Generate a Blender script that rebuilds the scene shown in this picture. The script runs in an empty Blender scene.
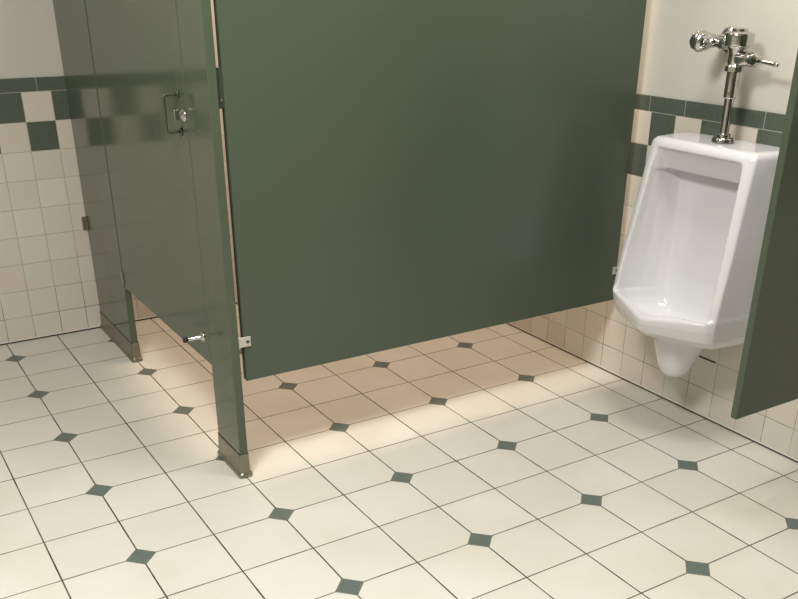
import bpy, bmesh, math
from mathutils import Vector, Matrix

C = bpy.context.scene.collection
XW, YW = 1.5284, 1.3989          # tile faces of the urinal wall and the back wall
T = 0.1089                       # wall tile pitch
ZR = 0.1045                      # height of the first (cut) tile row
ZTOP = ZR + 8 * T                # underside of the border strip
ZSTRIP = ZTOP + 0.050
CEIL = 2.60
XL, YF = -3.00, -5.20

# ------------------------------------------------------------------ helpers
def lk(name, bm, m, parent=None, smooth=False, bevel=0, seg=2, sub=0):
    me = bpy.data.meshes.new(name)
    bmesh.ops.recalc_face_normals(bm, faces=bm.faces)
    bm.to_mesh(me); bm.free()
    o = bpy.data.objects.new(name, me); C.objects.link(o)
    if m: me.materials.append(m)
    if smooth:
        for p in me.polygons: p.use_smooth = True
    if bevel:
        b = o.modifiers.new('bevel', 'BEVEL'); b.width = bevel; b.segments = seg
        b.limit_method = 'ANGLE'; b.angle_limit = math.radians(40)
        for p in me.polygons: p.use_smooth = True
        w = o.modifiers.new('wn', 'WEIGHTED_NORMAL'); w.keep_sharp = False
    if sub:
        s = o.modifiers.new('sub', 'SUBSURF'); s.levels = s.render_levels = sub
    if parent: o.parent = parent
    return o

def box(bm, a, b):
    v = [bm.verts.new((x, y, z)) for x in (a[0], b[0]) for y in (a[1], b[1]) for z in (a[2], b[2])]
    for f in ((0,1,3,2), (4,6,7,5), (0,4,5,1), (2,3,7,6), (0,2,6,4), (1,5,7,3)):
        bm.faces.new([v[i] for i in f])
    return v

def lathe(bm, prof, origin=(0,0,0), axis='z', n=40):
    """prof: list of (radius, distance along axis); closed at both ends."""
    M = {'z': Matrix.Identity(3), 'x': Matrix(((0,0,1),(1,0,0),(0,1,0))),
         'y': Matrix(((0,1,0),(0,0,1),(1,0,0)))}[axis]
    o = Vector(origin); rings = []
    for r, h in prof:
        rings.append([bm.verts.new(o + M @ Vector((r*math.cos(2*math.pi*k/n), r*math.sin(2*math.pi*k/n), h))) for k in range(n)])
    for a, b in zip(rings, rings[1:]):
        for k in range(n): bm.faces.new((a[k], a[(k+1) % n], b[(k+1) % n], b[k]))
    bm.faces.new(rings[0]); bm.faces.new(list(reversed(rings[-1])))

def tube(bm, pts, r, n=14):
    pts = [Vector(p) for p in pts]; rings = []
    up = Vector((0.3, 0.2, 1)).normalized()
    for i, p in enumerate(pts):
        d = (pts[min(i+1, len(pts)-1)] - pts[max(i-1, 0)]).normalized()
        a = d.cross(up)
        if a.length < 1e-3: a = d.cross(Vector((1, 0, 0)))
        a.normalize(); b = d.cross(a)
        rr = r[i] if isinstance(r, (list, tuple)) else r
        rings.append([bm.verts.new(p + rr*(a*math.cos(2*math.pi*k/n) + b*math.sin(2*math.pi*k/n))) for k in range(n)])
    for a, b in zip(rings, rings[1:]):
        for k in range(n): bm.faces.new((a[k], a[(k+1) % n], b[(k+1) % n], b[k]))
    bm.faces.new(rings[0]); bm.faces.new(list(reversed(rings[-1])))

def thing(name, label, cat, loc, group=None):
    o = bpy.data.objects.new(name, None); C.objects.link(o)
    o.location = loc; o.empty_display_size = 0.05
    o['label'] = label; o['category'] = cat
    if group: o['group'] = group
    return o

def settle(root):
    """parts are modelled in world coordinates: keep them there under the Empty."""
    for ch in root.children:
        ch.matrix_parent_inverse = Matrix.Translation(root.location).inverted()

def struct(name, bm, m, **k):
    o = lk(name, bm, m, **k); o['kind'] = 'structure'; return o

# ---------------------------------------------------------- node helpers
class N:
    def __init__(s, name):
        s.m = bpy.data.materials.new(name); s.m.use_nodes = True
        s.t = s.m.node_tree; s.b = s.t.nodes['Principled BSDF']
    def new(s, k, **kw):
        n = s.t.nodes.new(k)
        for a, v in kw.items(): setattr(n, a, v)
        return n
    def put(s, sock, v):
        if hasattr(v, 'is_output') or isinstance(v, bpy.types.NodeSocket): s.t.links.new(v, sock)
        else: sock.default_value = v
    def f(s, op, a, b=0.0, c=0.0):
        n = s.new('ShaderNodeMath', operation=op)
        s.put(n.inputs[0], a); s.put(n.inputs[1], b)
        if op in ('MULTIPLY_ADD', 'COMPARE', 'SMOOTH_MIN'): s.put(n.inputs[2], c)
        return n.outputs[0]
    def rng(s, v, a, b, c=0.0, d=1.0, smooth=True):
        n = s.new('ShaderNodeMapRange', interpolation_type='SMOOTHSTEP' if smooth else 'LINEAR')
        s.put(n.inputs['Value'], v)
        for k, x in zip(('From Min', 'From Max', 'To Min', 'To Max'), (a, b, c, d)): n.inputs[k].default_value = x
        return n.outputs[0]
    def mix(s, fac, a, b, blend='MIX'):
        n = s.new('ShaderNodeMix', data_type='RGBA', blend_type=blend)
        s.put(n.inputs[0], fac)
        for sk, v in ((n.inputs[6], a), (n.inputs[7], b)):
            if isinstance(v, tuple): v = (*v[:3], 1)
            s.put(sk, v)
        return n.outputs[2]
    def pos(s):
        g = s.new('ShaderNodeNewGeometry'); x = s.new('ShaderNodeSeparateXYZ')
        s.t.links.new(g.outputs['Position'], x.inputs[0]); return g.outputs['Position'], x.outputs
    def noise(s, scale, detail=2.0, rough=.5, vec=None):
        n = s.new('ShaderNodeTexNoise'); n.inputs['Scale'].default_value = scale
        n.inputs['Detail'].default_value = detail; n.inputs['Roughness'].default_value = rough
        if vec is None: vec = s.pos()[0]
        s.t.links.new(vec, n.inputs['Vector']); return n.outputs['Fac']
    def white(s, a, b):
        c = s.new('ShaderNodeCombineXYZ'); s.put(c.inputs[0], a); s.put(c.inputs[1], b)
        n = s.new('ShaderNodeTexWhiteNoise', noise_dimensions='2D'); s.t.links.new(c.outputs[0], n.inputs['Vector'])
        return n.outputs['Value']
    def bump(s, h, strength, dist):
        n = s.new('ShaderNodeBump'); n.inputs['Strength'].default_value = strength; n.inputs['Distance'].default_value = dist
        s.put(n.inputs['Height'], h); s.t.links.new(n.outputs[0], s.b.inputs['Normal'])
    def set(s, **k):
        names = dict(col='Base Color', rough='Roughness', metal='Metallic', spec='Specular IOR Level', coat='Coat Weight', coatr='Coat Roughness')
        for a, v in k.items():
            if isinstance(v, tuple): v = (*v[:3], 1)
            s.put(s.b.inputs[names[a]], v)
        return s

def linedist(s, u, pitch, off=0.0):
    """distance in metres to the nearest line of a grid."""
    q = s.f('DIVIDE', s.f('SUBTRACT', u, off), pitch)
    fr = s.f('FRACT', q)
    d = s.f('MINIMUM', fr, s.f('SUBTRACT', 1.0, fr))
    return s.f('MULTIPLY', d, pitch), s.f('FLOOR', q)

# floor: 8 inch octagonal-cut tiles with small grey-green dots at every second crossing
def floor_mat():
    s = N('floor_tile'); _, p = s.pos(); S = 0.4064
    dx, ix = linedist(s, p[0], S/2); dy, iy = linedist(s, p[1], S/2)
    DX, jx = linedist(s, p[0], S); DY, jy = linedist(s, p[1], S)
    line = s.f('MINIMUM', dx, dy)
    man = s.f('ADD', DX, DY)
    dot = s.f('LESS_THAN', man, 0.0390)
    dedge = s.f('ABSOLUTE', s.f('SUBTRACT', man, 0.0410))
    w = s.f('MULTIPLY_ADD', s.noise(9.0, 2.0), 0.0020, 0.0010)
    grout = s.f('MULTIPLY', s.f('LESS_THAN', line, w), s.f('GREATER_THAN', man, 0.0390))
    grout = s.f('MAXIMUM', grout, s.f('LESS_THAN', dedge, 0.0016))
    r = s.white(ix, iy)
    gl = s.f('LESS_THAN', dx, dy)
    tile = s.mix(r, (.60, .60, .55), (.665, .665, .615))
    tile = s.mix(s.rng(s.noise(3.2, 3.0), .35, .75), tile, (.59, .58, .52))
    tile = s.mix(s.f('MULTIPLY', s.noise(420.0, 1.0), .10), tile, (.35, .34, .30))
    dcol = s.mix(s.noise(130.0, 2.0), (.085, .115, .10), (.13, .165, .145))
    gcol = s.mix(s.rng(s.noise(4.0, 3.0), .4, .62), (.028, .025, .019), (.10, .09, .07))
    gcol = s.mix(gl, s.mix(.45, gcol, (.19, .175, .13)), gcol)
    col = s.mix(dot, tile, dcol); col = s.mix(grout, col, gcol)
    s.set(col=col, rough=s.f('MULTIPLY_ADD', grout, .35, .36), spec=.42)
    h = s.f('MULTIPLY', s.rng(line, 0.0, .004), s.f('SUBTRACT', 1.0, s.f('MULTIPLY', grout, .6)))
    s.bump(s.f('MULTIPLY_ADD', s.noise(60.0, 1.0), .05, h), .35, .0015)
    return s.m

# wall tiles: white 4.25 inch squares, two checker rows and a border strip of 6 x 2 inch tiles
def wall_mat(name, ax, off, strip_off, flip, gap=None, sign=1.0):
    s = N(name); _, p = s.pos(); u = p[ax]; z = p[2]
    du, iu = linedist(s, u, T, off)
    dz, iz = linedist(s, z, T, ZR)
    dz0 = s.f('ADD', dz, s.f('MULTIPLY', s.f('LESS_THAN', z, ZR - T*.45), 1.0))     # no joint under the cut row
    ds, _i = linedist(s, u, .1556, strip_off)
    strip = s.f('GREATER_THAN', z, ZTOP)
    checker = s.f('MULTIPLY', s.f('GREATER_THAN', z, ZTOP - 2*T), s.f('SUBTRACT', 1.0, strip))
    par = s.f('FLOORED_MODULO', s.f('ADD', s.f('ADD', iu, iz), float(flip)), 2.0)
    par = s.f('GREATER_THAN', par, .5)
    dark = s.f('MAXIMUM', strip, s.f('MULTIPLY', checker, par))
    dzs = s.f('MINIMUM', s.f('ABSOLUTE', s.f('SUBTRACT', z, ZTOP)), 1.0)
    d_norm = s.f('MINIMUM', du, dz0)
    d_strip = s.f('MINIMUM', ds, dzs)
    n = s.new('ShaderNodeMix', data_type='FLOAT'); s.put(n.inputs[0], strip); s.put(n.inputs[2], d_norm); s.put(n.inputs[3], d_strip)
    d = n.outputs[0]
    gw = s.f('MULTIPLY_ADD', s.noise(14.0), .0008, .0006)
    grout = s.f('LESS_THAN', d, gw)
    r = s.white(iu, iz)
    white = s.mix(r, (.60, .57, .51), (.665, .635, .575))
    warm = s.f('GREATER_THAN', s.white(s.f('ADD', iu, 7.3), iz), .72)
    white = s.mix(s.f('MULTIPLY', warm, .45), white, (.62, .54, .475))
    green = s.mix(s.noise(70.0, 2.0), (.072, .090, .067), (.108, .130, .100))
    col = s.mix(dark, white, green)
    dirty = s.f('MULTIPLY', s.f('LESS_THAN', z, ZR + T),  s.rng(s.noise(7.0, 2.0), .38, .6))
    gcol = s.mix(dirty, (.36, .325, .265), (.075, .065, .05))
    gcol = s.mix(s.f('GREATER_THAN', z, ZTOP - .004), gcol, (.34, .34, .30))
    col = s.mix(grout, col, gcol)
    # grimy joint where the wall meets the floor
    col = s.mix(s.f('LESS_THAN', z, .0065), col, (.035, .03, .025))
    col = s.mix(s.f('MULTIPLY', s.f('GREATER_THAN', z, .0065), s.f('LESS_THAN', z, .012)), col, (.74, .71, .64))
    if gap:   # a stretch of joint where the grout has fallen out
        a, b, zz = gap
        g = s.f('MULTIPLY', s.f('MULTIPLY', s.f('GREATER_THAN', u, a), s.f('LESS_THAN', u, b)),
                s.f('LESS_THAN', s.f('ABSOLUTE', s.f('SUBTRACT', z, zz)), .0034))
        col = s.mix(g, col, (.012, .010, .008))
    s.set(col=col, rough=s.f('MULTIPLY_ADD', grout, .5, .22), spec=.45)
    s.bump(s.f('MULTIPLY_ADD', s.noise(22.0, 1.0), .12, s.rng(d, 0.0, .006)), .35, .0014)
    return s.m

def paint_mat(name, a, b, rough=.55):
    s = N(name)
    s.set(col=s.mix(s.noise(3.0, 4.0), a, b), rough=rough, spec=.35)
    s.bump(s.noise(160.0, 3.0), .25, .0012)
    return s.m

def partition_mat(name, a, b, rough=.13):
    s = N(name)
    s.set(col=s.mix(s.noise(2.0, 2.0), a, b), rough=s.rng(s.noise(40.0, 2.0), .3, .7, rough-.01, rough+.02), spec=.45)
    s.bump(s.noise(90.0, 1.0), .05, .0003)
    return s.m

def metal_mat(name, col, rough, var=.04, metal=1.0, scale=60.0):
    s = N(name)
    s.set(col=col, metal=metal, rough=s.rng(s.noise(scale, 2.0), .3, .7, rough, rough+var))
    return s.m

def china_mat():
    s = N('vitreous_china')
    s.set(col=s.mix(s.noise(1.7, 1.0), (.655, .655, .675), (.68, .68, .70)), rough=.10, spec=.5, coat=.3, coatr=.04)
    return s.m

M_floor = floor_mat()
M_wall_u = wall_mat('urinal_wall_tile', 1, -.1863, -.1735, 1, gap=(-.612, -.530, ZR + T))
M_wall_b = wall_mat('back_wall_tile', 0, -.1788, -.1185, 1)
M_wall_o = wall_mat('side_wall_tile', 1, 0.0, 0.0, 0)
M_paint = paint_mat('wall_paint', (.53, .525, .48), (.56, .55, .50))
M_ceil = paint_mat('ceiling_paint', (.70, .70, .66), (.74, .74, .70), .8)
M_green = partition_mat('partition_paint', (.070, .090, .058), (.075, .096, .063))
M_sheet = partition_mat('partition_sheet_paint', (.066, .087, .058), (.071, .093, .063), .30)
M_chrome = metal_mat('chrome', (.58, .575, .56), .07, .06)
M_steel = metal_mat('brushed_steel_shoe', (.27, .255, .21), .30, .12)
M_bracket = metal_mat('cast_bracket', (.62, .61, .56), .38, .1, metal=.6)
M_dark = metal_mat('dark_screw', (.12, .12, .10), .4, .1, metal=.7)
M_rubber_gap = metal_mat('black_rubber_and_gap_shade', (.012, .012, .011), .6, .1, metal=0.0)  # rubber tip, and the painted gap shade above the shoes
M_china = china_mat()

# ------------------------------------------------------------------ the room
def slab(name, a, b, m):
    bm = bmesh.new(); box(bm, a, b); return struct(name, bm, m)
slab('floor', (XL-.1, YF-.1, -.1), (XW+.11, YW+.11, 0), M_floor)
slab('ceiling', (XL-.1, YF-.1, CEIL), (XW+.11, YW+.11, CEIL+.1), M_ceil)
PO = .007                                                     # the tile stands this far proud of the paint
slab('wall_right', (XW+PO, YF-.1, 0), (XW+.11, YW+.11, CEIL), M_paint)
slab('wall_back', (XL-.1, YW+PO, 0), (XW+PO, YW+.11, CEIL), M_paint)
slab('wall_left', (XL-.1, YF-.1, 0), (XL, YW+PO, CEIL), M_paint)
slab('wall_front', (XL, YF-.1, 0), (XW+PO, YF, CEIL), M_paint)
def wainscot(name, a, b, m):
    bm = bmesh.new(); box(bm, a, b)
    return struct(name, bm, m, bevel=.003)
wainscot('trim_1', (XW, YF, 0), (XW+PO, YW, ZSTRIP), M_wall_u)
wainscot('trim_2', (XL, YW, 0), (XW, YW+PO, ZSTRIP), M_wall_b)
wainscot('trim_3', (XL, YF, 0), (XL+PO, YW, ZSTRIP), M_wall_o)

# ------------------------------------------------------------- partitions
HT = 1.80; HB = .308
def shoe_mesh(y0, y1):
    """wrap-around shoe: a slightly flared sleeve with rounded ends."""
    bm = bmesh.new(); rings = []
    for z, o in ((0, .0082), (.004, .0090), (.012, .0086), (.0165, .0048), (.074, .0030), (.0765, .0022), (.0765, .0004)):
        ring = []; hx = .0128 + o; rc = .010
        for cx, cy, a0 in ((hx-rc, y1+o-rc, 0), (-hx+rc, y1+o-rc, 90), (-hx+rc, y0-o+rc, 180), (hx-rc, y0-o+rc, 270)):
            for k in range(6):
                a = math.radians(a0 + 18*k)
                ring.append(bm.verts.new((cx + rc*math.cos(a), cy + rc*math.sin(a), z)))
        rings.append(ring)
    n = len(rings[0])
    for a, b in zip(rings, rings[1:]):
        for k in range(n): bm.faces.new((a[k], a[(k+1) % n], b[(k+1) % n], b[k]))
    bm.faces.new(rings[0]); bm.faces.new(list(reversed(rings[-1])))
    return bm

def pilaster(y0, y1, label):
    t = thing('stall_pilaster', label, 'stall post', (0, (y0+y1)/2, 0))
    bm = bmesh.new(); box(bm, (-.0128, y0, .004), (.0128, y1, HT+.02))
    lk('pilaster_body', bm, M_green, t, bevel=.0035, seg=3)
    bm = bmesh.new(); box(bm, (-.0136, y0-.0008, .0768), (.0136, y1+.0008, .0790))
    lk('shoe_gap_shade', bm, M_rubber_gap, t)  # dark strip standing in for shade in the gap between post and shoe
    s = lk('floor_shoe', shoe_mesh(y0, y1), M_steel, t, smooth=False, bevel=.001)
    s['label'] = 'brushed steel shoe at the foot of the post'
    return t

near = pilaster(-.153, .028, 'narrow green stall post in front with steel shoe, between door and large side panel')
far = pilaster(.938, 1.3965, 'wide green stall post with steel shoe standing against the tiled back wall')

def bracket(t, name, y, x, z0, z1, plate=.030):
    """angle bracket: a tab on the panel face and a tab on the post or wall behind it."""
    bm = bmesh.new()
    box(bm, (x, y-.0035, z0), (x+plate, y, z1))
    b = lk(name, bm, M_bracket, t, bevel=.0015)
    b['label'] = 'pale metal angle bracket'
    bm = bmesh.new()
    lathe(bm, [(.0045, 0), (.0045, .0012), (.003, .0022)], (x+plate*.58, y-.0035-.0020, (z0+z1)/2), 'y', 16)
    lk('screw', bm, M_dark, b)
    return b

def fix(t):
    def rec(o):
        for c in o.children: rec(c)
    settle(t)

# large side panel of the stall
YP0, YP1, XP0, XP1 = -.142, -.1175, .0315, 1.494
pan = thing('stall_side_panel', 'large flat green side panel of the toilet stall, the widest sheet, hung above the floor', 'stall panel', ((XP0+XP1)/2, -.13, HB))
bm = bmesh.new(); box(bm, (XP0, YP0, HB), (XP1, YP1, HT))
lk('panel_sheet', bm, M_sheet, pan, bevel=.003, seg=3)
def stirrup(t, xa, xb, tab0, tab1, z0, z1, big=True):
    """bridges the gap between xa (post or wall) and the panel edge, tab on the panel's near face."""
    bm = bmesh.new()
    box(bm, (xa, YP0-.004, z0), (xb, YP0-.0002, z1))
    b = lk('mounting_bracket', bm, M_bracket, t, bevel=.0012)
    b['label'] = 'pale metal mounting bracket'
    bm = bmesh.new(); c = (tab0+tab1)/2
    lathe(bm, [(.0048, 0), (.0048, .0016), (.0030, .0026)], (c, YP0-.0062, (z0+z1)/2), 'y', 16)
    lk('bracket_screw', bm, M_dark, b)
    return b
stirrup(pan, .0132, .052, .032, .052, .417, .447)
stirrup(pan, 1.470, XW, 1.474, 1.500, .408, .436)
# upper fixing: stub in the gap behind the post with one screw head
bm = bmesh.new(); box(bm, (.0132, YP0+.003, 1.075), (.0313, YP1-.002, 1.170))
ub = lk('spacer_bracket', bm, metal_mat('painted_spacer', (.045, .055, .040), .3, metal=0.0), pan, bevel=.001); ub['label'] = 'dark spacer bracket in the gap beside the post'
bm = bmesh.new(); lathe(bm, [(.0042, 0), (.0042, .002), (.0025, .0032)], (.0235, YP0-.0002, 1.093), 'y', 16)
lk('bracket_screw', bm, M_chrome, ub)

# stall door, closed
YD0, YD1 = .031, .927
door = thing('stall_door', 'closed green stall door with pull handle and small bumper, between the two stall posts', 'stall door', (0, YD1, HB))
bm = bmesh.new(); box(bm, (-.0125, YD0, HB), (.0125, YD1, HT-.01))
leaf = lk('door_leaf', bm, M_green, door, bevel=.003, seg=3)
bm = bmesh.new()
yh, za, zb, pr = .086, .990, 1.088, .042
pts = [(-.0125, yh, zb), (-.030, yh, zb)]
for k in range(1, 6):
    a = math.radians(18*k); pts.append((-.0125-pr+.010-.010*math.sin(a)+.0, yh, zb-.010+.010*math.cos(a)))
for k in range(0, 6):
    a = math.radians(18*k); pts.append((-.0125-pr+.010-.010*math.cos(a), yh, za+.010-.010*math.sin(a)))
pts += [(-.030, yh, za), (-.0125, yh, za)]
tube(bm, pts, .0046)
for z in (za, zb): lathe(bm, [(.011, 0), (.011, .002), (.007, .004)], (-.0165, yh, z), 'x', 20)
hd = lk('pull_handle', bm, metal_mat('painted_handle', (.062, .074, .048), .28, metal=0.0), door, smooth=True); hd['label'] = 'dull D-shaped pull handle'
bm = bmesh.new()
lathe(bm, [(.006, -.0), (.010, .004), (.0165, .008), (.018, .012)], (-.0247, .052, 1.035), 'x', 28)
box(bm, (-.040, .049, 1.024), (-.024, .055, 1.052))
lt = lk('latch_knob', bm, M_chrome, door, smooth=False, bevel=.0015); lt['label'] = 'small round chrome latch knob'
bm = bmesh.new()
lathe(bm, [(.0035, 0), (.006, .002), (.006, .040), (.009, .044), (.016, .049), (.017, .0525)], (-.0650, .078, .386), 'x', 24)
bp = lk('bumper', bm, M_chrome, door, smooth=True); bp['label'] = 'chrome rod bumper with a black rubber tip'
bm = bmesh.new()
lathe(bm, [(.003, 0), (.0085, .002), (.0085, .012), (.006, .0155)], (-.0775, .078, .386), 'x', 20)
lk('rubber_tip', bm, M_rubber_gap, bp, smooth=True)
# bottom pivot hinge in the gap
bm = bmesh.new()
lathe(bm, [(.0045, 0), (.0055, .002), (.0055, .045), (.0045, .047)], (-.0150, .9325, .320), 'z', 16)
box(bm, (-.0155, .920, .3035), (.010, .932, .3075))
hg = lk('pivot_hinge', bm, metal_mat('painted_hinge', (.22, .24, .19), .3, .1, metal=.5), door, bevel=.001); hg['label'] = 'grey pivot hinge at the lower corner of the door'

# wall clip of the wide post
bm = bmesh.new()
box(bm, (-.018, 1.372, .43), (-.0130, YW-.0005, .485)); box(bm, (-.030, YW-.0040, .43), (-.0130, YW-.0005, .485))
wc = lk('wall_bracket', bm, metal_mat('dull_clip', (.28, .26, .22), .35), far, bevel=.001); wc['label'] = 'small metal clip fixing the post to the tiled wall'

# urinal screen
scr = thing('urinal_screen', 'dark green privacy screen at right edge, hung beside the white urinal', 'privacy screen', (1.29, -1.057, .304))
bm = bmesh.new(); box(bm, (1.065, -1.069, .304), (1.515, -1.047, 1.53))
lk('screen_sheet', bm, M_sheet, scr, bevel=.004, seg=3)
for z in (.42, 1.38):
    bm = bmesh.new(); box(bm, (1.490, -1.073, z), (XW, -1.0692, z+.05)); box(bm, (XW-.004, -1.110, z), (XW, -1.0692, z+.05))
    lk('screen_bracket', bm, M_bracket, scr, bevel=.001)

# --------------------------------------------------------------- the urinal
YC = -.561
def outer_solid():
    bm = bmesh.new(); rings = []
    # z, half width at wall, half width at front ridge, x of ridge, forward bulge of the lip
    secs = [(.331, .150, .130, 1.360, .050), (.339, .187, .163, 1.330, .060), (.352, .209, .193, 1.305, .070),
            (.372, .219, .209, 1.282, .077, .008), (.400, .224, .217, 1.270, .078, .018), (.417, .225, .220, 1.267, .078, .028),
            (.423, .225, .220, 1.267, .074, .029), (.452, .225, .219, 1.268, .004, .006), (.50, .224, .219, 1.273, 0), (.56, .224, .217, 1.283, 0),
            (.64, .223, .214, 1.299, 0), (.74, .221, .209, 1.316, 0), (.84, .219, .205, 1.333, 0),
            (.90, .217, .203, 1.345, 0), (.921, .214, .201, 1.350, 0), (.932, .206, .194, 1.358, 0), (.9358, .192, .181, 1.372, 0)]
    nf = 28; ns = 8
    for z, hb, hf, xf, bu, *dz in secs:
        dz = dz[0] if dz else 0.0
        pts = [(XW+.0, YC+hb)]
        R = .015
        for k in range(1, ns+1):          # wall to ridge, gently bowed
            t = k/(ns+1); pts.append((XW+(xf+R-XW)*t, YC+hb+(hf-hb)*t+.006*math.sin(math.pi*t)))
        for k in range(nf+1):
            s = 1-2*k/nf
            e = math.copysign(abs(s)**.85, s)
            rx = R*(abs(s)**7)
            pts.append((xf - bu*(1.05-math.sqrt(e*e+.0028))/.997*(1 if abs(e) < .999 else 0) + rx, YC+hf*math.copysign(1-(1-abs(e))**1.0, e)))
        for k in range(ns, 0, -1):
            t = k/(ns+1); pts.append((XW+(xf+R-XW)*t, YC-(hb+(hf-hb)*t+.006*math.sin(math.pi*t))))
        pts.append((XW+.0, YC-hb))
        rings.append([bm.verts.new((x, y, z+dz*min(1, abs(y-YC)/hf))) for x, y in pts])
    n = len(rings[0])
    for a, b in zip(rings, rings[1:]):
        for k in range(n): bm.faces.new((a[k], a[(k+1) % n], b[(k+1) % n], b[k]))
    bm.faces.new(rings[0]); bm.faces.new(list(reversed(rings[-1])))
    bmesh.ops.triangulate(bm, faces=[f for f in bm.faces if len(f.verts) > 4])
    return bm

def trap_solid():
    bm = bmesh.new(); rings = []
    for z, rx, ry, cx in ((.40, .100, .105, 1.405), (.36, .098, .104, 1.400), (.33, .090, .096, 1.397), (.29, .078, .083, 1.392),
                          (.25, .064, .069, 1.388), (.22, .053, .057, 1.385), (.20, .044, .047, 1.384), (.188, .033, .036, 1.383), (.182, .018, .020, 1.383)):
        rings.append([bm.verts.new((cx+rx*math.cos(2*math.pi*k/36), YC+ry*math.sin(2*math.pi*k/36), z)) for k in range(36)])
    for a, b in zip(rings, rings[1:]):
        for k in range(36): bm.faces.new((a[k], a[(k+1) % 36], b[(k+1) % 36], b[k]))
    bm.faces.new(rings[0]); bm.faces.new(list(reversed(rings[-1])))
    return bm

def cavity_solid():
    """the open front: from the header slot down to the lip."""
    bm = bmesh.new(); rings = []
    # z, half width at opening, ridge x, half width at back panel, back x
    secs = [(.443, .196, 1.268, .120, 1.425), (.50, .195, 1.273, .128, 1.436), (.58, .192, 1.285, .136, 1.444), (.70, .183, 1.309, .142, 1.450),
            (.80, .176, 1.325, .145, 1.453), (.832, .174, 1.331, .146, 1.454), (.838, .174, 1.332, .150, 1.398),
            (.860, .172, 1.337, .151, 1.384), (.885, .170, 1.343, .150, 1.369), (.905, .167, 1.348, .148, 1.357)]
    for z, w1, xf, w2, xb in secs:
        half = [(1.05, w1+.012), (xf-.02, w1+.004), (xf+.004, w1-.001), (xf+(xb-xf)*.25, w1+(w2-w1)*.12), (xf+(xb-xf)*.55, w1+(w2-w1)*.35),
                (xf+(xb-xf)*.82, w1+(w2-w1)*.72), (xf+(xb-xf)*.96, w2-.004), (xb, w2-.024), (xb, w2*.4)]
        pts = half + [(x, -y) for x, y in reversed(half)]
        rings.append([bm.verts.new((x, YC+y, z)) for x, y in pts])
    n = len(rings[0])
    for a, b in zip(rings, rings[1:]):
        for k in range(n): bm.faces.new((a[k], a[(k+1) % n], b[(k+1) % n], b[k]))
    bm.faces.new(rings[0]); bm.faces.new(list(reversed(rings[-1])))
    bmesh.ops.triangulate(bm, faces=[f for f in bm.faces if len(f.verts) > 4])
    return bm

def bowl_solid():
    """the basin: blunt V toward the lip, tapering to the back panel."""
    bm = bmesh.new(); rings = []
    w1, xf, w2, xb = .194, 1.272, .121, 1.426
    half = []
    for k in range(10):
        t = k/9*.97
        half.append((1.269 - .078*(1.05-math.sqrt(t*t+.0028)) + .015, w1*t))
    half += [(xf+.018, w1*.99), (xf+(xb-xf)*.25, w1+(w2-w1)*.14), (xf+(xb-xf)*.55, w1+(w2-w1)*.38),
             (xf+(xb-xf)*.82, w1+(w2-w1)*.74), (xf+(xb-xf)*.96, w2-.006), (xb, w2-.026), (xb, w2*.35)]
    out = half + [(x, -y) for x, y in reversed(half[1:])]
    for z, sc in ((.371, .30), (.378, .50), (.385, .68), (.398, .82), (.418, .93), (.438, .98), (.452, .995), (.470, .995)):
        rings.append([bm.verts.new((1.365+(x-1.365)*sc, YC+y*sc, z)) for x, y in out])
    n = len(out)
    for a, b in zip(rings, rings[1:]):
        for k in range(n): bm.faces.new((a[k], a[(k+1) % n], b[(k+1) % n], b[k]))
    bm.faces.new(rings[0]); bm.faces.new(list(reversed(rings[-1])))
    bmesh.ops.triangulate(bm, faces=[f for f in bm.faces if len(f.verts) > 4])
    return bm

ur = lk('urinal', outer_solid(), M_china)
tmp = []
for nm, fn, op in (('t1', trap_solid, 'UNION'), ('t2', cavity_solid, 'DIFFERENCE'), ('t3', bowl_solid, 'DIFFERENCE')):
    o = lk(nm, fn(), None); tmp.append(o)
    b = ur.modifiers.new(nm, 'BOOLEAN'); b.object = o; b.operation = op; b.solver = 'EXACT'
r = ur.modifiers.new('remesh', 'REMESH'); r.mode = 'VOXEL'; r.voxel_size = .0036; r.use_smooth_shade = True
sm = ur.modifiers.new('smooth', 'SMOOTH'); sm.factor = .5; sm.iterations = 7
dg = bpy.context.evaluated_depsgraph_get()
me = bpy.data.meshes.new_from_object(ur.evaluated_get(dg))
ur.modifiers.clear(); ur.data = me
me.materials.clear(); me.materials.append(M_china)
for p in me.polygons: p.use_smooth = True
for v in me.vertices:                      # keep the flat back just off the tile
    if v.co.x > XW-.001: v.co.x = XW-.001
for o in tmp: bpy.data.objects.remove(o)
ur['label'] = 'white china wall-hung urinal with a tapered trap, below the chrome flush valve'
ur['category'] = 'urinal'

# ----------------------------------------------------------- flush valve
XV, YV = 1.440, -.572
fv = thing('flush_valve', 'chrome flush valve with side lever and pipe rising from the top of the urinal', 'flush valve', (XV, YV, .935))
def L(name, prof, origin, axis='z', m=M_chrome, n=40, parent=fv, smooth=True):
    bm = bmesh.new(); lathe(bm, prof, origin, axis, n)
    o = lk(name, bm, m, parent)
    for p in o.data.polygons: p.use_smooth = True
    e = o.modifiers.new('es', 'EDGE_SPLIT'); e.split_angle = math.radians(38)
    return o
L('spud_flange', [(.031, 0), (.034, .002), (.034, .010), (.031, .014), (.0215, .016), (.0205, .024), (.016, .026)], (XV, YV, .9362))
L('flush_tube', [(.0142, 0), (.0142, .115)], (XV, YV, .955))
L('vacuum_breaker', [(.0165, 0), (.0195, .003), (.0195, .078), (.018, .081)], (XV, YV, 1.062), n=12)
L('coupling_nut', [(.021, 0), (.0265, .003), (.0265, .016), (.023, .020), (.022, .026)], (XV, YV, 1.134), n=8)
L('valve_body', [(.021, 0), (.0235, .008), (.0230, .028), (.0250, .040), (.034, .049), (.0385, .054)], (XV, YV, 1.154))
L('valve_cap', [(.038, 0), (.0425, .002), (.0435, .006), (.0435, .028), (.0415, .034), (.034, .038), (.023, .040), (.0225, .0455), (.019, .048), (.006, .0485)], (XV, YV, 1.205))
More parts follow.
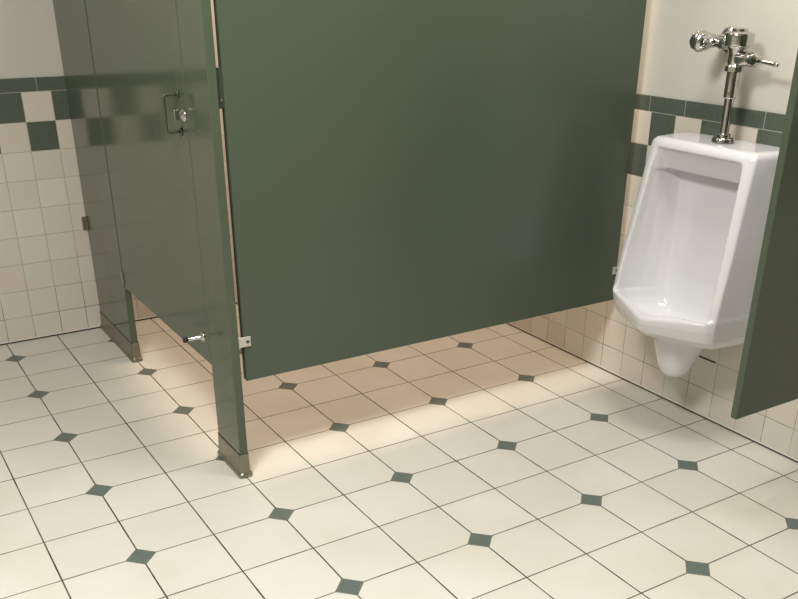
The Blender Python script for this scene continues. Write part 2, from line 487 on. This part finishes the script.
# lever to the right
L('lever_socket', [(.0215, 0), (.0215, .012), (.017, .022), (.0165, .030), (.0205, .034), (.0205, .046), (.014, .051), (.009, .056)][::-1] and
  [(.009, -.080), (.014, -.075), (.0205, -.070), (.0205, -.058), (.0165, -.054), (.0175, -.046), (.0215, -.032), (.0215, -.012)], (XV, YV, 1.172), 'y')
bm = bmesh.new()
tube(bm, [(XV, YV-.078, 1.170), (XV, YV-.098, 1.169), (XV, YV-.130, 1.166), (XV, YV-.146, 1.1645), (XV, YV-.150, 1.164)], [.0052, .0050, .0068, .0072, .0045], 18)
lv = lk('lever', bm, M_chrome, fv, smooth=True)
# supply stop to the left
YS, ZS = -.468, 1.213
L('tailpiece', [(.0165, .012), (.0165, .040), (.021, .042), (.021, .060), (.0165, .062), (.0165, .100)], (XV, YV, ZS), 'y')
L('stop_body', [(.016, -.040), (.0200, -.036), (.0200, .012), (.0165, .020), (.0165, .070), (.0300, .074), (.0360, .080), (.0360, .0868)], (XW-.0880, YS, ZS), 'x')
bm = bmesh.new()
lathe(bm, [(.010, -.038), (.018, -.035), (.0240, -.027), (.0275, -.014), (.0280, -.002), (.0270, .010), (.022, .020), (.018, .024)], (1.408, YS, ZS), 'x', 32)
for k in range(8):                         # knurled grip round the bonnet
    a = 2*math.pi*k/8
    lathe(bm, [(.002, -.0260), (.0042, -.022), (.0042, .004), (.002, .008)], (1.408, YS+.0255*math.cos(a), ZS+.0255*math.sin(a)), 'x', 8)
sb = lk('stop_bonnet', bm, M_chrome, fv, smooth=True); sb['label'] = 'round knobbed chrome bonnet of the supply stop'

for o in (near, far, pan, door, scr, fv):
    settle(o)

# ------------------------------------------------------------------ lights
def area(name, loc, size, energy, col, rot=(0, 0, 0), spread=180):
    l = bpy.data.lights.new(name, 'AREA'); l.shape = 'RECTANGLE'; l.size, l.size_y = size
    l.energy = energy; l.color = col; l.spread = math.radians(spread)
    o = bpy.data.objects.new(name, l); C.objects.link(o); o.location = loc; o.rotation_euler = rot
    return o
area('washroom_light', (-.95, -1.15, CEIL-.03), (.7, .6), 76, (1.0, .97, .90))
area('washroom_light', (.80, -1.0, CEIL-.03), (.5, .6), 23, (1.0, .975, .92))
area('stall_light', (.75, .50, CEIL-.03), (1.1, .8), 35, (1.0, .72, .55))

# ------------------------------------------------------------------ camera
R = ((0.8470765362832542, -0.5314332045374928, 0.006331729098442512), (-0.23328784879506526, -0.3825002813274361, -0.8940191912867438), (0.47753337190497525, 0.7558255644654023, -0.4479839224990345))
cam = bpy.data.cameras.new('camera'); co = bpy.data.objects.new('camera', cam); C.objects.link(co)
m = Matrix((( R[0][0], -R[1][0], -R[2][0], -0.8771899), (R[0][1], -R[1][1], -R[2][1], -2.4745019), (R[0][2], -R[1][2], -R[2][2], 1.3813944), (0, 0, 0, 1)))
co.matrix_world = m
cam.sensor_fit = 'HORIZONTAL'; cam.sensor_width = 36; cam.lens = 908.28677*36/798
cam.shift_x = -(408.60909-399)/798; cam.shift_y = (430.42935-299.5)/798
cam.clip_start = .02
bpy.context.scene.camera = co

w = bpy.data.worlds.new('world'); bpy.context.scene.world = w; w.use_nodes = True
w.node_tree.nodes['Background'].inputs[0].default_value = (.5, .5, .48, 1)
w.node_tree.nodes['Background'].inputs[1].default_value = .2
vs = bpy.context.scene.view_settings
vs.view_transform = 'Standard'; vs.look = 'None'; vs.gamma = 1; vs.use_curve_mapping = False
vs.exposure = 0.0
bpy.context.scene.cycles.max_bounces = 10
bpy.context.scene.cycles.diffuse_bounces = 6
